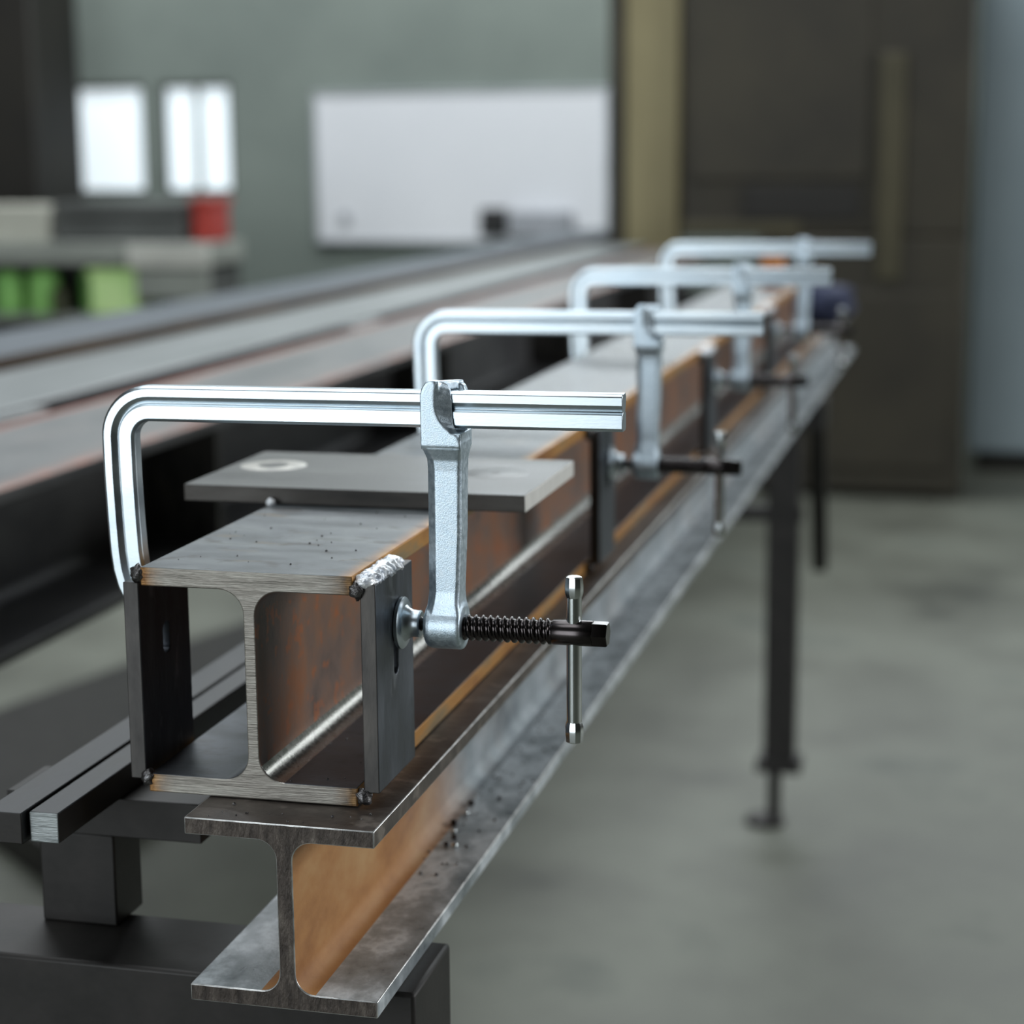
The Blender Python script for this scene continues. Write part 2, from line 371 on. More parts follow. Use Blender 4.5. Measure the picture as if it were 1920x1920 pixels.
M['cut_hot'] = mat('saw_cut_end_heat_tinted', [(0.3, C(106, 103, 95)), (0.5, C(150, 145, 137)), (0.7, C(180, 177, 168))], 90, (0.25, 1, 3.0), 0.55, 0.46, 0.5, 420, 0.06, (0.15, 1, 3))
rust_edge_mix(M['cut_hot'], 0, 0.036, 0.0480, [(0.35, C(70, 48, 26)), (0.65, C(150, 116, 72))], 120, noise_amt=0.25, metal=0.3)
rust_edge_mix(M['cut_hot'], 0, -0.036, -0.0480, [(0.35, C(110, 72, 36)), (0.65, C(170, 130, 80))], 120, noise_amt=0.25, metal=0.3)
finish('rolled_section', bm, [M['mill'], M['rust_web'], M['rust_edge'], M['under'], M['cut_hot'], M['worn'], M['fillet_highlight']], UB, 0.0006, 2, bevel_mat=-1)

def slotted_plate(name, x0, x1, y0, y1, z0, z1, yc, zc, sw, sh, m, parent):
    """plate normal to X with an oblong hole"""
    bm = bmesh.new()
    N = 24; hole = []
    for k in range(N):
        a = 2*PI*k/N
        hole.append((yc+sw*math.cos(a), zc+sw*math.sin(a)+(sh if math.sin(a) > 0 else -sh)))
    outer = []
    for k in range(N):
        a = 2*PI*k/N
        c, s = math.cos(a), math.sin(a)
        t = 1e9
        if c > 1e-9: t = min(t, (y1-yc)/c)
        if c < -1e-9: t = min(t, (y0-yc)/c)
        if s > 1e-9: t = min(t, (z1-zc)/s)
        if s < -1e-9: t = min(t, (z0-zc)/s)
        outer.append((yc+c*t, zc+s*t))
    # exact corners: move the nearest outer point onto each corner
    for cy, cz in ((y0, z0), (y0, z1), (y1, z0), (y1, z1)):
        i = min(range(N), key=lambda q: (outer[q][0]-cy)**2+(outer[q][1]-cz)**2); outer[i] = (cy, cz)
    V = {}
    for nm, ring in (('h', hole), ('o', outer)):
        for sx, x in ((0, x0), (1, x1)):
            V[nm, sx] = [bm.verts.new((x, y, z)) for y, z in ring]
    for k in range(N):
        j = (k+1) % N
        for sx in (0, 1):
            bm.faces.new((V['h', sx][k], V['h', sx][j], V['o', sx][j], V['o', sx][k]))
        bm.faces.new((V['h', 0][k], V['h', 0][j], V['h', 1][j], V['h', 1][k]))
        f = bm.faces.new((V['o', 0][k], V['o', 0][j], V['o', 1][j], V['o', 1][k]))
        f.material_index = 1
    return finish(name, bm, [m, M['plate_edge']], parent, 0.0005, 2, angle=30)

CLAMP_Y = [0.0355, 0.535, 1.061, 1.590]
for i, yc in enumerate(CLAMP_Y):
    y0 = yc-0.0345
    slotted_plate('side_plate', 0.0530, 0.0602, y0, y0+0.055, 0.0015, 0.0965, y0+0.0285, 0.058, 0.0034, 0.0055, M['plate'], UB)
    slotted_plate('side_plate', -0.0592, -0.0517, y0, y0+0.055, 0.0005, 0.0925, y0+0.0285, 0.0605, 0.0038, 0.0036, M['plate'], UB)
    # bead over the flange edge and the top of the plate, tacks at the other corners
    bm = bmesh.new(); noisy_bead(bm, (0.0546, y0-0.0015, 0.0968), (0.0554, y0+0.048, 0.0978), 0.0054, 0.0034, 10, 1.3+i, amp=0.28, n=26)
    tag(finish('weld_bead', bm, M['weld'], UB, angle=80), 'fresh bright weld bead')
    bm = bmesh.new(); blob(bm, (0.0515, y0, 0.0935), 0.0036, 0.0026, 0.0042, 2.0+i, 0.4)
    finish('weld_tack', bm, M['weld_dark'], UB, angle=80)
    for (tx, tz, q) in ((-0.0518, 0.0965, 3.0), (-0.0506, 0.0015, 4.0), (0.0525, -0.0005, 5.0)):
        bm = bmesh.new(); blob(bm, (tx, y0+0.0005, tz), 0.0036, 0.0030, 0.0040, q+i, 0.35)
        finish('weld_tack', bm, M['weld_dark'], UB, angle=80)
# tiny spatter on the top flange and on the lower flange
bm = bmesh.new()
for k in range(26):
    x, y = rnd.uniform(-0.045, 0.045), rnd.uniform(0.01, 0.15)
    r = rnd.uniform(0.00025, 0.0007)
    v = bmesh.ops.create_icosphere(bm, subdivisions=1, radius=r)['verts']
    bmesh.ops.translate(bm, verts=v, vec=(x, y, ZT+r*0.4))
for k in range(14):
    x, y = rnd.uniform(0.008, 0.045), rnd.uniform(0.003, 0.12)
    r = rnd.uniform(0.00025, 0.0006)
    v = bmesh.ops.create_icosphere(bm, subdivisions=1, radius=r)['verts']
    bmesh.ops.translate(bm, verts=v, vec=(x, y, ZB+TF+r*0.4))
o = finish('spatter', bm, M['weld_dark'], UB); o['kind'] = 'stuff'

# ------------------------------------------------------------------ lower H-beam
LB = empty('support_beam', (0.0226, -0.0275, -0.0915))
tag(LB, 'lower brown steel H-beam lying under the clamped beam, with bright lower flange', 'beam')
LX0, LX1, LZ0, LZ1 = -0.0213, 0.0665, -0.0915, -0.0056
def lower_side(i, a, b):
    (x0, z0), (x1, z1) = a, b
    if abs(z0-z1) < 1e-6:
        if abs(z0-LZ1) < 1e-6: return 0
        if z0 < -0.05 and z0 > LZ0+0.001: return 1
        return 0
    if abs(x0-x1) < 1e-6 and (abs(x0-LX0) < 1e-6 or abs(x0-LX1) < 1e-6): return 0 if (z0+z1)/2 > -0.05 else 1
    return 2
bm = bmesh.new()
extrude_y(bm, h_outline(LX0, LX1, LZ0, LZ1, 0.0078, 0.0250, 0.0075, 0.009), -0.0275, 3.0, 3, lower_side)
finish('rolled_section', bm, [M['lower_top'], M['flange_bright'], M['lower_web'], M['lower_cut'], M['worn']], LB, 0.0005, 2, bevel_mat=4)
bm = bmesh.new()
for k in range(16):
    x, y = rnd.uniform(-0.015, 0.06), rnd.uniform(-0.024, -0.004)
    r = rnd.uniform(0.0003, 0.0009)
    v = bmesh.ops.create_icosphere(bm, subdivisions=1, radius=r)['verts']
    bmesh.ops.translate(bm, verts=v, vec=(x, y, LZ1+r*0.3))
for k in range(160):
    x, y = rnd.uniform(0.036, 0.064), rnd.uniform(0.12, 1.2)
    r = rnd.uniform(0.0004, 0.0012)
    v = bmesh.ops.create_icosphere(bm, subdivisions=1, radius=r)['verts']
    bmesh.ops.translate(bm, verts=v, vec=(x, y, LZ0+0.0078+r*0.3))
o = finish('spatter', bm, M['weld_dark'], LB); o['kind'] = 'stuff'
# larger loose beads lying on the lower flange
bead_me = None
for k, (x, y, r, dark) in enumerate(((0.0405, 0.215, 0.0021, 0), (0.0385, 0.198, 0.0024, 1), (0.0415, 0.186, 0.0017, 0), (0.0445, 0.177, 0.0018, 1),
                                     (0.0480, 0.164, 0.0020, 0), (0.0430, 0.166, 0.0016, 1), (0.0390, 0.232, 0.0022, 1), (0.0520, 0.246, 0.0012, 1))):
    bm = bmesh.new(); blob(bm, (0, 0, 0), r, r, r*0.8, 1.0+k, 0.2, 2)
    o = finish('metal_bead', bm, M['black_oxide'] if dark else M['nickel'], angle=80)
    o.location = (x, y, LZ0+0.0078+r*0.78)
    place = ('farthest of the three bright', 'fourth dark one of the', 'middle one of the three bright', 'third dark one of the',
             'nearest of the three bright', 'second dark one of the', 'fifth dark one of the', 'outermost dark one of the')[k]
    tag(o, place+' loose beads on the support beam flange', 'metal bead', 'loose beads on the lower flange')

# ------------------------------------------------------------------ flat plate lying across the beam
CP = empty('steel_plate', (-0.005, 0.222, 0.1003))
tag(CP, 'flat grey steel plate with bright end lying across the upper beam', 'plate')
bm = bmesh.new()
fs = bbox(bm, -0.099, 0.0886, 0.1625, 0.2815, 0.1003, 0.1092)
bmesh.ops.recalc_face_normals(bm, faces=bm.faces)
for f in bm.faces:
    n = f.normal
    f.material_index = 0 if n.z > 0.5 else (2 if n.x > 0.5 else 1)
finish('plate_body', bm, [M['cross'], M['cross_edge'], M['ground']], CP, 0.0005, 2)
def ring_disc(name, x, y, r0, r1, m, z=0.1092):
    bm = bmesh.new()
    a = [bm.verts.new((x+r0*math.cos(2*PI*k/40), y+r0*math.sin(2*PI*k/40), z+0.0002)) for k in range(40)]
    b = [bm.verts.new((x+r1*math.cos(2*PI*k/40), y+r1*math.sin(2*PI*k/40), z+0.0001)) for k in range(40)]
    c = [bm.verts.new((x+(r1+.0008)*math.cos(2*PI*k/40), y+(r1+.0008)*math.sin(2*PI*k/40), z-0.0002)) for k in range(40)]
    for k in range(40):
        j = (k+1) % 40
        bm.faces.new((a[k], a[j], b[j], b[k])); bm.faces.new((b[k], b[j], c[j], c[k]))
    return finish(name, bm, m, CP)
ring_disc('ground_ring', -0.0745, 0.2320, 0.0085, 0.0185, M['ground_dull'])
ring_disc('ground_ring', 0.0560, 0.2290, 0.0030, 0.0180, M['cross'])
bm = bmesh.new(); lathe(bm, [(0.1088, 0.0030), (0.1093, 0.0030)], (0.0560, 0.2290, 0), 'Z', 20)
finish('drill_mark', bm, M['plate_edge'], CP)
bm = bmesh.new(); lathe(bm, [(0.1088, 0.0085), (0.10925, 0.0085)], (-0.0745, 0.2320, 0), 'Z', 30)
finish('drill_mark', bm, M['cross'], CP)
bm = bmesh.new(); blob(bm, (-0.0485, 0.1590, 0.1015), 0.0026, 0.0024, 0.0024, 2.2, 0.35)
finish('weld_tack', bm, M['weld'], CP, angle=80)
bm = bmesh.new(); blob(bm, (0.0440, 0.1600, 0.1015), 0.0040, 0.0026, 0.0028, 4.2, 0.35)
finish('weld_tack', bm, M['weld_dark'], CP, angle=80)

# ------------------------------------------------------------------ bar clamps
RAIL = [(-0.0080, -0.0030), (-0.0068, -0.0044), (-0.0006, -0.0044), (0.0002, -0.0026), (0.0032, -0.0044), (0.0068, -0.0044), (0.0080, -0.0030),
        (0.0080, 0.0030), (0.0068, 0.0044), (0.0032, 0.0044), (0.0002, 0.0026), (-0.0006, 0.0044), (-0.0068, 0.0044), (-0.0080, 0.0030)]

def rail_mesh(xr):
    """bent rail: foot, fixed arm, rounded corner and bar; profile n (outwards) by y"""
    path = []
    # foot curling in to the plate, then up the arm
    path += [(-0.0640, 0.0740), (-0.0668, 0.0790), (-0.0692, 0.0850), (-0.0708, 0.0920), (-0.0717, 0.1000), (-0.0724, 0.1150), (-0.0730, 0.1350), (-0.0731, 0.1500)]
    cx, cz, r = -0.0571, 0.1535, 0.0160
    for k in range(0, 13):
        a = PI-(PI/2)*k/12
        path.append((cx+r*math.cos(a), cz+r*math.sin(a)))
    path += [(-0.03, 0.1696), (0.05, 0.1699), (0.12, 0.17005), (xr, 0.1702)]
    bm = bmesh.new(); rings = []
    for i, (x, z) in enumerate(path):
        a = path[max(0, i-1)]; b = path[min(len(path)-1, i+1)]
        tx, tz = b[0]-a[0], b[1]-a[1]; L = math.hypot(tx, tz); tx /= L; tz /= L
        nx, nz = -tz, tx                               # outwards (left / up)
        s = 1.0 if i > 3 else (0.80, 0.9, 0.97, 1.0)[i]
        rings.append([bm.verts.new((x+nx*n*s*1.03, y, z+nz*n*s*1.03)) for n, y in RAIL])
    N = len(RAIL)
    for r0, r1 in zip(rings, rings[1:]):
        for k in range(N):
            bm.faces.new((r0[k], r0[(k+1) % N], r1[(k+1) % N], r1[k]))
    bm.faces.new(rings[0]); bm.faces.new(rings[-1])
    return bm

def poly_y(bm, pts, y0, y1):
    extrude_y(bm, pts, y0, y1)

def make_arm_mesh():
    """cast sliding arm around its own axis x=0 (arm centre line), y=0"""
    bm = bmesh.new()
    # front cheek: straight left side, rounded top, sweeping concave right side
    front = [(-0.0092, 0.1545), (-0.0092, 0.1770), (-0.0084, 0.1800), (-0.0068, 0.1824), (-0.0048, 0.1836), (-0.0030, 0.1834), (-0.0022, 0.1815),
             (-0.0026, 0.1790), (-0.0029, 0.1760), (-0.0028, 0.1720), (-0.0022, 0.1690), (-0.0008, 0.1660), (0.0014, 0.1635), (0.0042, 0.1610), (0.0074, 0.1585), (0.0090, 0.1545)]
    inner = [(-0.0092, 0.1545), (-0.0092, 0.1770), (-0.0084, 0.1800), (-0.0066, 0.1822), (-0.0036, 0.1834), (0.0000, 0.1830), (0.0030, 0.1812),
             (0.0042, 0.1790), (0.0046, 0.1760), (0.0047, 0.1720), (0.0048, 0.1690), (0.0050, 0.1660), (0.0054, 0.1635), (0.0062, 0.1610), (0.0080, 0.1585), (0.0090, 0.1545)]
    a_ = [bm.verts.new((x, -0.0102, z)) for x, z in front]
    b_ = [bm.verts.new((x, -0.0050, z)) for x, z in inner]
    bm.faces.new(a_); bm.faces.new(b_[::-1])
    for k in range(len(a_)): bm.faces.new((a_[k], b_[k], b_[(k+1) % len(a_)], a_[(k+1) % len(a_)]))
    back = [(-0.0030, 0.1545), (-0.0020, 0.1600), (0.0000, 0.1650), (0.0016, 0.1700), (0.0018, 0.1780), (0.0024, 0.1806), (0.0044, 0.1812), (0.0066, 0.1800), (0.0076, 0.1775), (0.0080, 0.1545)]
    poly_y(bm, back, 0.0050, 0.0098)
    # saddle over the bar and collar under it
    sv = [(-0.0066, -0.0092), (-0.0010, -0.0098), (0.0058, 0.0092), (0.0020, 0.0098)]
    z0, z1 = 0.1792, 0.1832
    vs_ = [[bm.verts.new((x, y, z - (0.0012 if y > 0 else 0))) for x, y in sv] for z in (z0, z1)]
    bm.faces.new(vs_[0][::-1]); bm.faces.new(vs_[1])
    for k in range(4): bm.faces.new((vs_[0][k], vs_[0][(k+1) % 4], vs_[1][(k+1) % 4], vs_[1][k]))
    bbox(bm, -0.0092, 0.0090, -0.0098, 0.0098, 0.1530, 0.1602)
    # tapered shank with chamfered corners, lofted
    secs = [(0.1560, -0.0092, 0.0092, 0.0096, 0.0020), (0.1528, -0.0092, 0.0090, 0.0096, 0.0022), (0.1480, -0.0080, 0.0084, 0.0074, 0.0030), (0.1430, -0.0079, 0.0082, 0.0070, 0.0032),
            (0.1150, -0.0080, 0.0077, 0.0068, 0.0032), (0.0880, -0.0082, 0.0064, 0.0068, 0.0032), (0.0830, -0.0086, 0.0064, 0.0076, 0.0030), (0.0780, -0.0092, 0.0072, 0.0088, 0.0026)]
    rings = []
    for z, a, b, h, c in secs:
        d = c*0.4
        pts = [(a+c*1.3, -h), (b-d, -h), (b, -h+d), (b, h-d), (b-d, h), (a+c*1.3, h), (a, h-c), (a, -h+c)]
        rings.append([bm.verts.new((x, y, z)) for x, y in pts])
    for r0, r1 in zip(rings, rings[1:]):
        for k in range(8): bm.faces.new((r0[k], r0[(k+1) % 8], r1[(k+1) % 8], r1[k]))
    bm.faces.new(rings[0]); bm.faces.new(rings[-1])
    # boss for the screw
    lathe(bm, [(-0.0102, 0.0070), (-0.0098, 0.0090), (-0.0086, 0.0103), (-0.0066, 0.0108), (0.0060, 0.0108), (0.0070, 0.0104), (0.0074, 0.0092)], (0, 0, 0.0716), 'X', 40)
    o = finish('sliding_arm_source', bm, M['cast'], None, smooth=False)
    rm = o.modifiers.new('fuse', 'REMESH'); rm.mode = 'VOXEL'; rm.voxel_size = 0.00045; rm.use_smooth_shade = True
    sm = o.modifiers.new('round', 'SMOOTH'); sm.factor = 0.5; sm.iterations = 4
    baked(o)
    me = o.data
    me.polygons.foreach_set('use_smooth', [True]*len(me.polygons))
    bpy.data.objects.remove(o)
    return me
ARM_ME = make_arm_mesh()

def thread_mesh(x0, x1, xe, z):
    """screw: cut thread between x0 and x1, plain neck, hexagonal end at xe"""
    bm = bmesh.new(); n = 36; pitch = 0.0033
    steps = int((x1-x0)/pitch*10); rings = []
    for i in range(steps+1):
        x = x0+(x1-x0)*i/steps; ring = []
        for k in range(n):
            a = 2*PI*k/n
            ph = ((x-x0)/pitch-k/n) % 1.0
            tri = min(1.0, max(0.0, 1.5-abs(ph-0.5)*4.2))
            fade = min(1.0, (x1-x)/0.002)
            r = 0.0049+(0.0060-0.0049)*(tri*fade+(1-fade)*0.6)
            ring.append(bm.verts.new((x, r*math.cos(a), z+r*math.sin(a))))
        rings.append(ring)
    for r0, r1 in zip(rings, rings[1:]):
        for k in range(n): bm.faces.new((r0[k], r0[(k+1) % n], r1[(k+1) % n], r1[k]))
    bm.faces.new(rings[0]); bm.faces.new(rings[-1])
    lathe(bm, [(x1-0.0005, 0.0054), (x1, 0.0058), (xe-0.0072, 0.0058), (xe-0.0068, 0.0056)], (0, 0, z), 'X', n)
    # hexagon
    rings = []
    for x, r in ((xe-0.0069, 0.0059), (xe-0.0005, 0.0059), (xe, 0.0055)):
        rings.append([bm.verts.new((x, r*math.cos(PI/3*k), z+r*math.sin(PI/3*k))) for k in range(6)])
    for r0, r1 in zip(rings, rings[1:]):
        for k in range(6): bm.faces.new((r0[k], r0[(k+1) % 6], r1[(k+1) % 6], r1[k]))
    bm.faces.new(rings[0]); bm.faces.new(rings[-1])
    return bm

def make_clamp(y, dz, xr, ax, xe, hx, hz0, hz1, label):
    """y clamp plane, dz height shift, xr end of the bar, ax arm axis, xe end of screw, hx/hz0/hz1 handle"""
    root = empty('bar_clamp', (-0.0640, y, 0.0740+dz))
    tag(root, label, 'clamp', 'bar clamps along the beam')
    def put(o, x=0.0, z=0.0):
        o.data.transform(Matrix.Translation((x, y, z)))
    o = finish('rail', rail_mesh(xr), M['zinc'], root, 0.0003, 2, angle=28); put(o, 0, dz)
    arm = bpy.data.objects.new('sliding_arm', ARM_ME.copy()); COL.objects.link(arm)
    arm.parent = root; arm.matrix_parent_inverse = Matrix.Translation(-root.location); put(arm, ax, dz)
    zs = 0.0716+dz-0.0006
    o = finish('screw', thread_mesh(ax+0.0068, xe-0.0245, xe, zs), M['black_oxide'], root, angle=40); put(o)
    # neck between boss and pad
    bm = bmesh.new(); lathe(bm, [(0.0665, 0.0040), (0.0700, 0.0040), (0.0712, 0.0028), (0.0726, 0.0030), (ax-0.0085, 0.0050), (ax-0.0060, 0.0050)], (0, 0, zs+0.0005), 'X', 28)
    o = finish('screw_neck', bm, M['black_oxide'], root); put(o)
    bm = bmesh.new(); lathe(bm, [(0.0603, 0.0112), (0.0607, 0.0119), (0.0622, 0.0119), (0.0630, 0.0108), (0.0634, 0.0084), (0.0644, 0.0073), (0.0665, 0.0062), (0.0690, 0.0061), (0.0701, 0.0062), (0.0706, 0.0055)], (0, 0, zs+0.0005), 'X', 48)
    o = finish('pressure_pad', bm, M['zinc'], root, angle=28); put(o)
    bm = bmesh.new()
    lathe(bm, [(hz0+0.009, 0.0034), (hz1-0.009, 0.0034)], (hx, 0, 0), 'Z', 28)
    h = finish('handle', bm, M['nickel'], root); put(h)
    for za, s in ((hz0, 1), (hz1, -1)):
        bm = bmesh.new()
        lathe(bm, [(za+s*0.0, 0.0033), (za+s*0.0007, 0.0040), (za+s*0.0045, 0.0043), (za+s*0.0075, 0.0042), (za+s*0.0100, 0.0034)], (hx, 0, 0), 'Z', 10)
        e = finish('handle_end', bm, M['nickel'], None, 0.0004, 2, angle=25)
        e.data.transform(Matrix.Translation((0, y, 0)))
        e.parent = h; e.matrix_parent_inverse = Matrix.Translation(-root.location)
        e.matrix_parent_inverse = Matrix.Identity(4)
    return root

make_clamp(CLAMP_Y[0], 0.0, 0.1636, 0.0836, 0.1566, 0.1412, 0.0204, 0.0967, 'nearest zinc-plated bar clamp, sharp in the foreground at the beam end')
make_clamp(CLAMP_Y[1], -0.0035, 0.1668, 0.0880, 0.1531, 0.1380, 0.0186, 0.0920, 'second zinc-plated bar clamp from the camera, just behind the flat cross plate')
make_clamp(CLAMP_Y[2], -0.0025, 0.1705, 0.0875, 0.1510, 0.1366, 0.0182, 0.0932, 'third zinc-plated bar clamp from the camera, blurred')
make_clamp(CLAMP_Y[3], 0.0000, 0.1760, 0.0960, 0.1575, 0.1435, 0.0255, 0.0984, 'farthest zinc-plated bar clamp, strongly blurred near the beam end')

# ------------------------------------------------------------------ square bars and cross bar on the left
def steel_bar(name, x0, x1, y0, y1, z0, z1, label, end_m):
    bm = bmesh.new(); bbox(bm, x0, x1, y0, y1, z0, z1)
    bmesh.ops.recalc_face_normals(bm, faces=bm.faces)
    for f in bm.faces: f.material_index = 1 if abs(f.normal.y) > 0.5 else 0
    o = finish(name, bm, [M['bar'], end_m], None, 0.0006, 2)
    return tag(o, label, 'steel bar')
steel_bar('square_bar', -0.0980, -0.0838, -0.0245, 2.6, -0.0243, -0.0100, 'square steel bar with bright sawn end, beside the beam', M['bar_end'])
steel_bar('flat_bar', -0.1185, -0.0995, -0.0290, 2.6, -0.0243, -0.0095, 'wider dark steel bar with dark end at the lower left', M['dark_steel'])
bm = bmesh.new()
pts = [(-0.118, -0.0093), (-0.1135, -0.0093), (-0.1125, -0.0093)]
o = box('cross_bar', -0.145, -0.0430, 0.040, 0.080, -0.0443, -0.0245, M['dark_steel'], None, 0.0006)
tag(o, 'short dark cross bar under the two long steel bars', 'steel bar')
bm.free()

# ------------------------------------------------------------------ trestles
def trestle(name, x0, x1, y, ztop, post_x, label, braces=True):
    root = empty(name, ((x0+x1)/2, y, FZ)); tag(root, label, 'trestle')
    bm = bmesh.new(); bbox(bm, x0, x1, y-0.03, y+0.03, ztop-0.05, ztop)
    finish('head', bm, M['dark_steel'], root, 0.002)
    for px in post_x:
        box('post', px-0.025, px+0.025, y-0.02, y+0.02, -0.69, ztop-0.05, M['dark_steel'], root, 0.002)
        bm = bmesh.new(); lathe(bm, [(-0.785, 0.011), (-0.69, 0.011)], (px-0.008, y, 0), 'Z', 20)
        s = finish('adjusting_stem', bm, M['dark_steel'], root)
        bm = bmesh.new(); lathe(bm, [(-0.80, 0.032), (-0.79, 0.032), (-0.783, 0.014)], (px-0.022, y, 0), 'Z', 28)
        finish('foot', bm, M['dark_steel'], root)
        box('collar', px-0.036, px+0.036, y-0.03, y+0.03, -0.705, -0.685, M['dark_steel'], root, 0.002)
    if braces:
        a = post_x[0]
        box('rung', x0+0.02, max(post_x)+0.03, y-0.012, y+0.012, -0.292, -0.268, M['dark_steel'], root, 0.002)
    return root
far_trestle = trestle('trestle', -0.12, 0.075, 2.25, LZ0, (0.0115,), 'dark steel trestle leg under the far end of the beams')
bm = bmesh.new()
q_ = [(2.262, -0.1416), (2.279, -0.1416), (2.45, -0.40), (2.42, -0.41)]
a_ = [bm.verts.new((0.048 + (z+0.1416)*0.02, y, z)) for y, z in q_]; b_ = [bm.verts.new((0.073 + (z+0.1416)*0.02, y, z)) for y, z in q_]
bm.faces.new(a_); bm.faces.new(b_)
for k in range(4): bm.faces.new((a_[k], a_[(k+1) % 4], b_[(k+1) % 4], b_[k]))
finish('brace', bm, M['dark_steel'], far_trestle, 0.002)
t = trestle('trestle', -0.17, 0.075, 0.03, LZ0, (-0.12, 0.03), 'dark steel trestle under the near end of the beams')
o = box('spacer_block', -0.130, -0.090, 0.042, 0.072, LZ0, -0.0445, M['dark_steel'], None, 0.001)
tag(o, 'dark steel spacer block under the short cross bar', 'spacer block')
o = box('spacer_block', -0.135, -0.085, 2.23, 2.27, LZ0, -0.0243, M['dark_steel'], None, 0.001)
tag(o, 'dark spacer block at the far end of the long steel bars', 'spacer block')

# ------------------------------------------------------------------ left bench: long steel members
N1 = empty('steel_beam', (-0.6135, 0.1, -0.155))
tag(N1, 'wide weathered steel H-beam with red-painted edges on the left bench', 'beam')
def n1_side(i, a, b):
    (x0, z0), (x1, z1) = a, b
    if abs(z0-z1) < 1e-6 and abs(z0) < 1e-6: return 0
    if abs(z0-z1) < 1e-6 and abs(z0+0.142) < 1e-6: return 1
    return 1
bm = bmesh.new(); extrude_y(bm, h_outline(-0.716, -0.511, -0.155, 0.0, 0.013, -0.6135, 0.009, 0.018), 0.05, 5.3, 1, n1_side)
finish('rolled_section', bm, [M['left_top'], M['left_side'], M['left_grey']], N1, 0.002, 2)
for yy in (1.20, 2.15, 3.1, 4.05):
    box('stiffener', -0.609, -0.516, yy, yy+0.012, -0.142, -0.013, M['plate_edge'], N1, 0.001)
bm = bmesh.new(); bbox(bm, -0.946, -0.745, 0.05, 5.35, -0.155, 0.010)
bmesh.ops.recalc_face_normals(bm, faces=bm.faces)
for f in bm.faces: f.material_index = 0 if f.normal.z > 0.5 else 1  # tube sides coloured dark to give the gap its shade
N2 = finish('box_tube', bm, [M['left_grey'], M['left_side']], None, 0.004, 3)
tag(N2, 'pale grey rectangular steel tube between the red-edged beam and the blue-grey channel', 'steel tube')
bm = bmesh.new()
pts = [(-0.957, -0.155), (-0.957, 0.0275), (-1.145, 0.0275), (-1.145, -0.155), (-1.135, -0.155), (-1.135, 0.0175), (-0.967, 0.0175), (-0.967, -0.155)]
extrude_y(bm, pts, 0.05, 6.3, 1, lambda i, a, b: 0 if abs(a[1]-b[1]) < 1e-6 else 1)
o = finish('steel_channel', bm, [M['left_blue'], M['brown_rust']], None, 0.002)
tag(o, 'blue-grey steel channel, farthest left member of the left bench', 'steel channel')
for (x0, x1, y0, y1, z1, lb) in ((-0.742, -0.7185, 1.08, 1.20, 0.006, 'nearer'), (-0.742, -0.7185, 2.3, 2.45, 0.006, 'farther')):
    o = box('spacer_block', x0, x1, y0, y1, -0.155, z1, M['left_grey'], None, 0.002)
    tag(o, lb+' spacer block wedged between the red-edged beam and the pale tube', 'spacer block')
trestle('trestle', -1.20, -0.53, 0.55, -0.155, (-1.0, -0.62), 'dark steel trestle under the near half of the left bench', False)
trestle('trestle', -1.20, -0.53, 4.6, -0.155, (-1.0, -0.62), 'dark steel trestle under the far half of the left bench', False)

# ------------------------------------------------------------------ whiteboard and its tray
WB = empty('whiteboard', (-1.826, 6.98, -0.053)); tag(WB, 'large blurred whiteboard hanging on the grey back wall', 'whiteboard')
box('board', -2.445, -1.207, 6.975, 6.998, -0.044, 0.56, M['white'], WB, 0.002)
bm = bmesh.new()
for a in ((-2.455, -1.197, 6.965, 6.999, -0.054, -0.044), (-2.455, -1.197, 6.965, 6.999, 0.56, 0.57), (-2.455, -2.445, 6.965, 6.999, -0.044, 0.56), (-1.207, -1.197, 6.965, 6.999, -0.044, 0.56)): bbox(bm, *a)
finish('frame', bm, M['alu'], WB, 0.001)
box('tray', -1.60, -1.30, 6.88, 6.965, -0.036, -0.026, M['grey_dark'], WB, 0.002)
bm = bmesh.new(); lathe(bm, [(6.955, 0.02), (6.975, 0.02)], (-2.325, 0, 0.053), 'Y', 24)
tag(finish('magnet', bm, M['grey_plastic']), 'small round grey magnet on the left of the whiteboard', 'magnet')
bm = bmesh.new(); bbox(bm, -1.722, -1.616, 6.90, 6.974, -0.022, 0.088)
tag(finish('holder_box', bm, M['black'], None, 0.008, 3), 'black holder box fixed on the lower whiteboard', 'box')
bm = bmesh.new(); bbox(bm, -1.590, -1.34, 6.89, 6.962, -0.0255, 0.075)
tag(finish('pen_box', bm, M['grey_plastic'], None, 0.008, 3), 'pale grey box on the whiteboard tray beside the black box', 'box')

# ------------------------------------------------------------------ machine, post and cabinet on the right
MC = empty('machine', (-0.2, 5.7, FZ)); tag(MC, 'big dark brown machine standing behind the far end of the bench', 'machine')
bm = bmesh.new()
bbox(bm, -0.655, 0.250, 5.42, 6.0, 0.036, 0.95); bbox(bm, -0.40, 0.250, 5.40, 6.0, FZ+0.02, 0.034)
finish('housing', bm, M['machine'], MC, 0.01)
box('recess_panel', -0.45, -0.085, 5.405, 5.42, 0.090, 0.196, M['machine_black'], MC, 0.004)
box('trim_strip', -0.65, -0.27, 5.400, 5.42, 0.040, 0.082, M['machine_olive'], MC, 0.004)
box('column', -0.030, 0.048, 5.385, 5.418, -0.10, 0.60, M['machine_olive'], MC, 0.006)
box('upper_door', -0.63, -0.06, 5.405, 5.42, 0.215, 0.85, M['machine'], MC, 0.006)
box('lower_door', -0.36, 0.21, 5.385, 5.40, -0.70, -0.14, M['machine'], MC, 0.006)
for fx in (-0.36, 0.21): box('machine_foot', fx-0.04, fx+0.04, 5.44, 5.54, FZ, FZ+0.03, M['machine_black'], MC)
PS = empty('painted_post', (-0.765, 5.55, FZ)); tag(PS, 'tan painted post between the whiteboard and the dark machine', 'post')
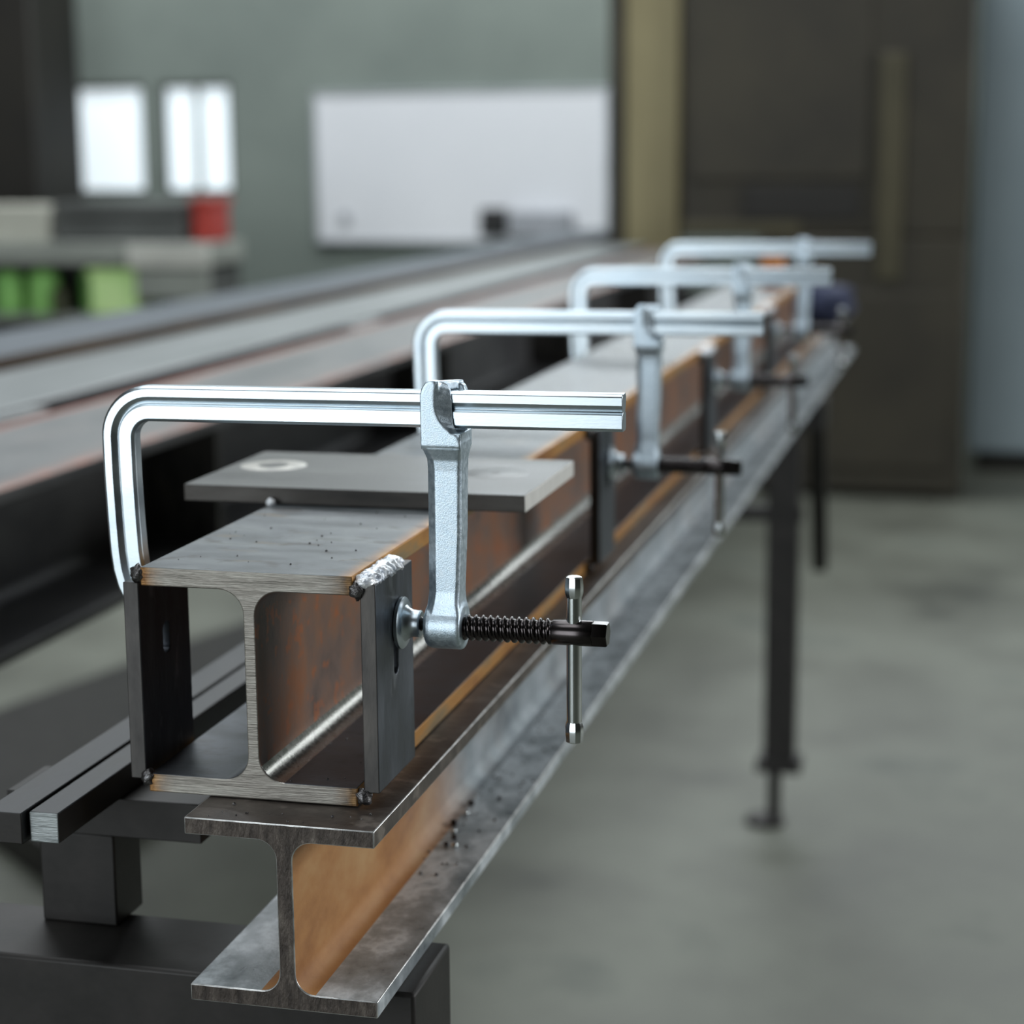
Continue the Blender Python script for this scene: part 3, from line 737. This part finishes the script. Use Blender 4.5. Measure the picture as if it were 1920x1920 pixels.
box('post_face', -0.853, -0.675, 5.50, 5.60, FZ, 1.2, M['tan'], PS, 0.006)
box('dark_side_strip', -0.905, -0.855, 5.49, 5.60, FZ, 1.2, M['machine'], PS, 0.004)
CB = empty('cabinet', (0.65, 6.3, FZ)); tag(CB, 'tall pale blue-grey metal cabinet at the right edge', 'cabinet')
box('cabinet_body', 0.262, 1.25, 6.02, 6.6, -0.735, 1.25, M['cabinet'], CB, 0.006)
box('plinth', 0.30, 1.22, 6.05, 6.58, FZ, -0.735, M['machine_black'], CB)
box('cabinet_door', 0.270, 0.752, 6.00, 6.02, -0.725, 1.24, M['cabinet'], CB, 0.004)
box('cabinet_door', 0.760, 1.242, 6.00, 6.02, -0.725, 1.24, M['cabinet'], CB, 0.004)

# ------------------------------------------------------------------ small things at the far end of the bench
bm = bmesh.new(); blob(bm, (0.030, 2.62, 0.030), 0.060, 0.050, 0.036, 3.1, 0.25, 4)
tag(finish('cloth_bundle', bm, M['navy'], angle=80), 'dark blue cloth bundle at the far end of the beams', 'cloth')
o = box('rusty_block', 0.005, 0.035, 1.93, 1.96, 0.1002, 0.150, M['orange'], None, 0.002)
tag(o, 'small orange rusty block standing on the beam behind the farthest clamp', 'block')

# ------------------------------------------------------------------ workbench with boxes at the far left
WT = empty('workbench', (-2.7, 5.6, FZ)); tag(WT, 'pale workbench with open shelf in front of the windows', 'workbench')
box('bench_top', -3.70, -2.26, 5.36, 5.66, -0.062, 0.012, M['grey_mid'], WT, 0.006)
box('lower_shelf', -3.70, -2.28, 5.38, 5.64, -0.262, -0.240, M['grey_mid'], WT, 0.004)
box('back_panel', -3.70, -2.28, 5.645, 5.66, -0.75, -0.062, M['grey_dark'], WT)
box('front_apron', -2.565, -2.262, 5.345, 5.358, -0.070, 0.006, M['pale'], WT, 0.003)
box('drawer_front', -2.545, -2.275, 5.362, 5.385, -0.180, -0.080, M['grey_mid'], WT, 0.003)
box('drawer_body', -2.54, -2.28, 5.386, 5.64, -0.178, -0.082, M['grey_dark'], WT, 0.003)
for lx in (-3.66, -2.31): box('leg', lx-0.025, lx+0.025, 5.40, 5.44, FZ, -0.062, M['grey_dark'], WT)
for lx in (-3.66, -2.31): box('leg', lx-0.025, lx+0.025, 5.59, 5.63, FZ, -0.062, M['grey_dark'], WT)
def crate(name, x0, x1, y0, y1, z0, z1, m, label, cat='crate'):
    bm = bmesh.new()
    bbox(bm, x0, x1, y0, y1, z0, z1-0.02)
    r = empty(name, ((x0+x1)/2, (y0+y1)/2, z0)); tag(r, label, cat)
    finish('crate_body', bm, m, r, 0.01, 3)
    box('rim', x0-0.008, x1+0.008, y0-0.008, y1+0.008, z1-0.02, z1, m, r, 0.004)
    return r
crate('crate', -2.738, -2.560, 5.40, 5.62, -0.239, -0.078, M['green_pale'], 'pale green plastic crate on the workbench shelf')
def can(name, x, y, z, r, h, m, label):
    rt = empty(name, (x, y, z)); tag(rt, label, 'canister')
    bm = bmesh.new(); lathe(bm, [(z, r), (z+h*0.8, r), (z+h*0.9, r*0.5), (z+h*0.92, r*0.45)], (x, y, 0), 'Z', 24)
    finish('can_body', bm, m, rt, 0.003)
    bm = bmesh.new(); lathe(bm, [(z+h*0.92, r*0.5), (z+h, r*0.5)], (x, y, 0), 'Z', 20)
    finish('cap', bm, M['olive'], rt, 0.003)
can('canister', -2.94, 5.45, -0.239, 0.055, 0.17, M['green'], 'green canister on the workbench shelf, second from the left edge')
can('canister', -3.075, 5.45, -0.239, 0.055, 0.165, M['green'], 'green canister on the workbench shelf at the left edge')
can('canister', -2.80, 5.57, -0.239, 0.050, 0.170, M['green'], 'green canister next to the pale green crate')
can('bottle', -2.855, 5.40, -0.239, 0.028, 0.10, M['olive'], 'short dark olive bottle between the green canisters')
o = box('carton', -3.45, -2.895, 5.42, 5.64, 0.0125, 0.140, M['beige'], None, 0.006)
tag(o, 'long beige carton on the workbench at the left edge', 'box')
TB = empty('equipment_case', (-2.65, 5.52, 0.0125)); tag(TB, 'dark grey equipment case on the workbench under the windows', 'case')
box('case_body', -2.875, -2.385, 5.42, 5.62, 0.0125, 0.095, M['grey_dark'], TB, 0.008)
box('case_lid', -2.875, -2.385, 5.415, 5.625, 0.100, 0.150, M['grey_dark'], TB, 0.008)
crate('toolbox', -2.360, -2.285, 5.44, 5.60, 0.0125, 0.160, M['red'], 'red toolbox at the right end of the workbench', 'toolbox')
o = box('locker', -4.1, -3.33, 6.2, 6.6, FZ, 1.0, M['machine_black'], None, 0.01)
tag(o, 'tall black locker at the left edge in front of the windows', 'locker')

# ------------------------------------------------------------------ dark slab added as shade on the floor under the left bench
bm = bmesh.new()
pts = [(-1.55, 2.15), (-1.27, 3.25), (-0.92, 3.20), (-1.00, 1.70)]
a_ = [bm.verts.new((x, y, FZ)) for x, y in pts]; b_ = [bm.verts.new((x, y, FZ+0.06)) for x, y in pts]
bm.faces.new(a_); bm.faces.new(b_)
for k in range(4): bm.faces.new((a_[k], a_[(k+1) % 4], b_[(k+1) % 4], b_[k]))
tag(finish('floor_shade_slab', bm, M['dark_steel'], None, 0.004), 'dark slab added as floor shade behind the long bars', 'floor shade')
